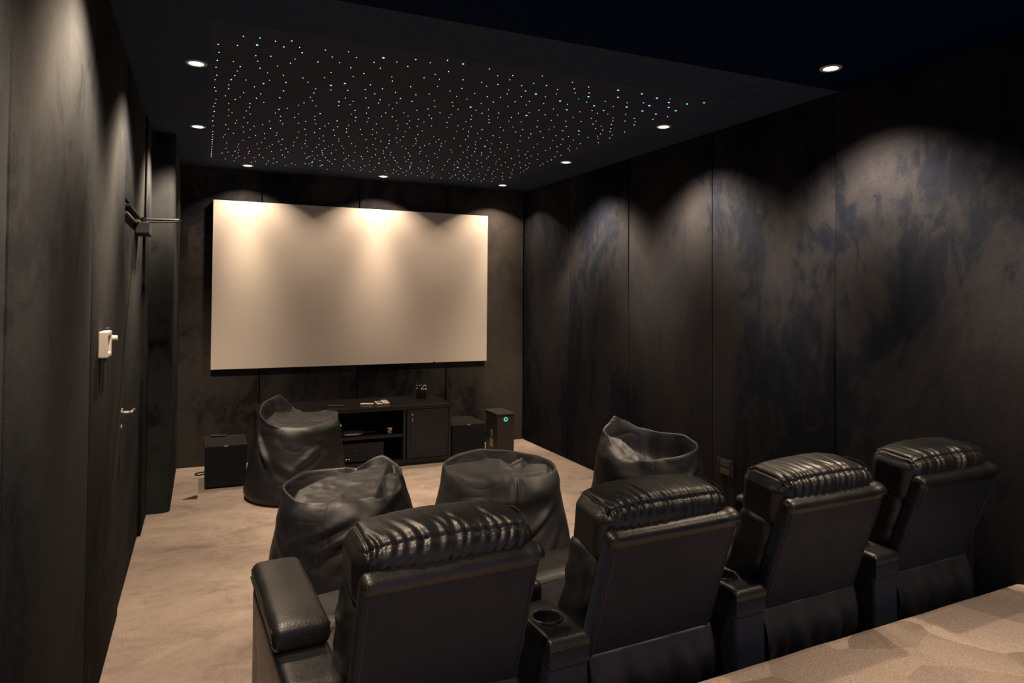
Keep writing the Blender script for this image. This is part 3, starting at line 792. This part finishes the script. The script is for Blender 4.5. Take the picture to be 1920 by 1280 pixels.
def bean_bag(label, x, y, rot, Rb, rim, lips, zc, seed, pwr=1.25, mat='bag', sidefolds=(), NT=180):
    NS, NI = 46, 44
    bm = bmesh.new(); rows_ = []
    def side(th, s):
        r1, z1, dip = per_interp(rim, math.degrees(th))
        bulge = r1 + (Rb - r1) * (1 - s) ** pwr
        if s < .12: q = 1 - s / .12; bulge *= 1 - .13 * q ** 2.2
        k = 1 - min(1, dip / .05)                               # where no pocket opens the shoulder rolls over softly
        r_ = bulge; zz = z1 * s
        if s > .84:
            q = (s - .84) / .16
            r_ -= k * .055 * q * q; zz = z1 * (.84 + .16 * (q * (1 - k) + k * math.sin(q * PI / 2)))
        cx, cy = math.cos(th), math.sin(th)
        P = (r_ * cx, r_ * cy, zz)
        up = max(0, (s - .35) / .65)
        d = .020 * nz3((P[0], P[1], P[2] * 1.4), 4.0, seed) * (.25 + .75 * up)
        d += .010 * nz3((P[0] + P[2], P[1], P[2] * 1.6), 8, seed + 3) * up
        for (fa, fs, ln, dirn, amp, wd_) in sidefolds:         # folds: centre angle, centre height, half length, slope, depth, width
            da = ((math.degrees(th) - fa + 180) % 360 - 180) / 57.3 * r_; ds = (s - fs) * z1
            u = da * math.cos(dirn) + ds * math.sin(dirn); w = -da * math.sin(dirn) + ds * math.cos(dirn)
            d += 1.35 * amp * math.exp(-(u / ln) ** 2) * (math.exp(-(w / wd_) ** 2) - .7 * math.exp(-((w + 1.7 * wd_) / wd_) ** 2))
        d *= min(1, s * 5)
        return Vector((P[0] + cx * d, P[1] + cy * d, P[2]))
    for k in range(NS + 1):
        s = k / NS
        rows_.append([bm.verts.new(side(2 * PI * i / NT, s)) for i in range(NT)])
    for k in range(1, NI):
        tt = (k / NI); row_ = []
        for i in range(NT):
            th = 2 * PI * i / NT
            e = side(th, 1.0)
            px, py = e.x * (1 - tt), e.y * (1 - tt)
            dz = e.z
            edge = math.hypot(e.x, e.y) * tt                     # distance in from the rim
            dip = per_interp(rim, math.degrees(th))[2]
            f = min(1, edge / (.030 + .30 * dip)); f = f * f * (3 - 2 * f)
            lipk = min(1, dip / .05)
            z = dz + lipk * .006 * math.sin(min(1, edge / .014) * PI) - dip * f
            g_ = max(0, min(1, (tt - .10) / .75)); g_ = g_ * g_ * (3 - 2 * g_)
            z = z * (1 - g_) + zc * g_
            fade = min(1, edge / .05)
            z += fade * (1 - tt) * .012 * (.35 - abs(noise.noise(Vector((3.2 * math.cos(th) + seed, 3.2 * math.sin(th), tt * 1.2)))))
            for lip in lips:
                hh = min(lip_height(px, py, lip), dz + .02 + 1.2 * edge)
                z = max(z, hh) if abs(z - hh) > .010 else max(z, hh) + .25 * (.010 - abs(z - hh))
            z += fade * (.014 * (.25 - abs(nz3((px, py, 0), 6, seed))) + .007 * (.2 - abs(nz3((px, py * 1.6, 0), 14, seed + 1))))
            row_.append(bm.verts.new((px, py, z)))
        rows_.append(row_)
    for a, b in zip(rows_, rows_[1:]):
        for i in range(NT): bm.faces.new((a[i], a[(i + 1) % NT], b[(i + 1) % NT], b[i]))
    bm.faces.new(rows_[0][::-1]); bm.faces.new(rows_[-1])
    t = thing('bean_bag', label, 'bean bag', (x, y, 0), rot, 'bean bags on the carpet')
    obj('cover', bm, M[mat], t, True)
    def seam_line(a0):
        return [side(R_(a0), .03 + .93 * k / 30) + Vector((math.cos(R_(a0)), math.sin(R_(a0)), 0)) * .0005 for k in range(31)]
    for a0 in (20, 140, 262): obj('seam', tube(bmesh.new(), seam_line(a0), .0022, 6), M[mat], t, True)
    return t
CR = -R_(24)
bean_bag('tall dark bean bag in front of the media console, flap pulled up on one side', .665, 5.43, CR, .385,
    [(0, .33, .565, .01), (25, .30, .60, .06), (50, .27, .595, .05), (75, .20, .575, .01), (110, .20, .61, .03), (142, .25, .722, .13), (165, .275, .685, .13), (190, .275, .650, .10), (215, .26, .605, .07), (245, .245, .560, .05), (262, .25, .545, .03), (290, .27, .545, .005), (330, .31, .555, .005)],
    [([(-.17, .02, .612), (0, .10, .598), (.14, .13, .598), (.27, .11, .602)], .20, 4.0)], .535, 3.1, 1.0, 'bag',
    [(228, .74, .14, R_(-52), .022, .018), (240, .64, .12, R_(-50), .016, .018), (300, .6, .12, R_(35), .010, .025), (280, .45, .16, R_(-25), .008, .03)])
bean_bag('dark bean bag with folded pockets behind the nearest recliner', .650, 3.36, CR, .400,
    [(0, .27, .595, .05), (22, .275, .635, .05), (45, .265, .655, .07), (62, .27, .676, .06), (88, .22, .625, .02), (115, .24, .614, .06), (150, .30, .610, .09), (180, .30, .588, .10), (205, .285, .572, .09), (228, .27, .550, .03), (250, .26, .552, .0), (275, .255, .575, .0), (298, .27, .572, .0), (318, .28, .580, .05), (338, .275, .585, .07)],
    [([(-.22, -.03, .572), (-.12, .07, .604), (.0, .12, .618), (.10, .14, .640), (.17, .17, .662)], .20, 4.5), ([(.14, -.02, .625), (.19, .04, .640), (.24, .05, .640)], .5, 2.0)], .56, 7.3, .95, 'bag',
    [(290, .80, .16, R_(28), .024, .022), (308, .70, .15, R_(24), .020, .020), (272, .84, .12, R_(15), .012, .018), (245, .55, .16, R_(-20), .008, .03)])
bean_bag('dark bean bag with a crumpled star-shaped top, behind two recliner headrests', 1.478, 3.42, CR, .415,
    [(0, .31, .570, .04), (25, .30, .592, .06), (48, .28, .602, .08), (68, .25, .612, .08), (95, .25, .618, .08), (120, .27, .625, .09), (145, .295, .615, .08), (172, .305, .598, .05), (198, .30, .585, .02), (225, .27, .592, .0), (250, .25, .592, .0), (272, .24, .588, .012), (290, .245, .578, .02), (325, .28, .575, .01)],
    [([(-.29, .02, .584), (-.15, .08, .600), (.0, .09, .606), (.055, .03, .588), (.085, -.06, .570)], .10, 4.5), ([(.085, -.07, .566), (.15, .03, .588), (.25, .06, .590)], .16, 4.0), ([(-.09, .18, .596), (.05, .09, .575)], .8, 1.0), ([(.05, .09, .575), (.12, .18, .592)], .8, 1.0)], .515, 12.7, .92, 'bag2',
    [(275, .80, .18, R_(8), .016, .03), (288, .90, .06, R_(80), .014, .014), (305, .62, .12, R_(32), .020, .020), (250, .70, .14, R_(-8), .010, .03), (320, .45, .14, R_(40), .010, .03)])
bean_bag('dark bean bag with an open hollow top, close to the panelled wall', 2.235, 3.12, CR, .40,
    [(0, .26, .715, .12), (22, .25, .735, .13), (60, .20, .735, .12), (95, .19, .755, .12), (122, .225, .80, .14), (134, .24, .825, .14), (150, .25, .78, .08), (172, .25, .735, .02), (195, .25, .690, .0), (215, .245, .655, .0), (235, .225, .650, .01), (258, .215, .662, .06), (285, .22, .675, .12), (325, .25, .698, .13)],
    [([(-.25, .05, .752), (-.15, .03, .722), (-.08, -.06, .672), (-.02, -.15, .645)], .55, 3.0)], .53, 21.9, .9, 'bag',
    [(300, .78, .12, R_(40), .016, .020), (285, .66, .12, R_(12), .014, .022), (235, .86, .10, R_(5), .012, .016)])

# ------------------------------------------------------------------ camera
f_, yaw, pit, rol, cy_ = 1286.1, .4234, .0211, .0077, 529.56
cam = bpy.data.cameras.new('camera'); co = bpy.data.objects.new('camera', cam); COL.objects.link(co)
cam.sensor_fit = 'HORIZONTAL'; cam.sensor_width = 36; cam.lens = f_ * 36 / 1920
cam.shift_y = -(640 - cy_) / 1920
cam.clip_start = .02
c_, s_ = math.cos(yaw), math.sin(yaw)
rh = Vector((c_, -s_, 0)); fw = Vector((math.cos(pit) * s_, math.cos(pit) * c_, math.sin(pit))); up = Vector((-math.sin(pit) * s_, -math.sin(pit) * c_, math.cos(pit)))
rc_ = math.cos(rol) * rh + math.sin(rol) * up; uc = -math.sin(rol) * rh + math.cos(rol) * up
co.matrix_world = Matrix(((rc_.x, uc.x, -fw.x, 0), (rc_.y, uc.y, -fw.y, 0), (rc_.z, uc.z, -fw.z, 1.5), (0, 0, 0, 1)))
sc.camera = co

# ------------------------------------------------------------------ world and view
wd_ = bpy.data.worlds.new('blue_fill'); sc.world = wd_; wd_.use_nodes = True  # added navy fill that enters through the room's open back
bg = wd_.node_tree.nodes['Background']; bg.inputs[0].default_value = (.12, .16, .29, 1); bg.inputs[1].default_value = 1.5
vs_ = sc.view_settings
vs_.view_transform = 'Standard'; vs_.look = 'None'; vs_.gamma = 1; vs_.exposure = 0; vs_.use_curve_mapping = False
sc.cycles.use_denoising = True
sc.cycles.max_bounces = 8; sc.cycles.diffuse_bounces = 5
sc.cycles.sample_clamp_indirect = 4
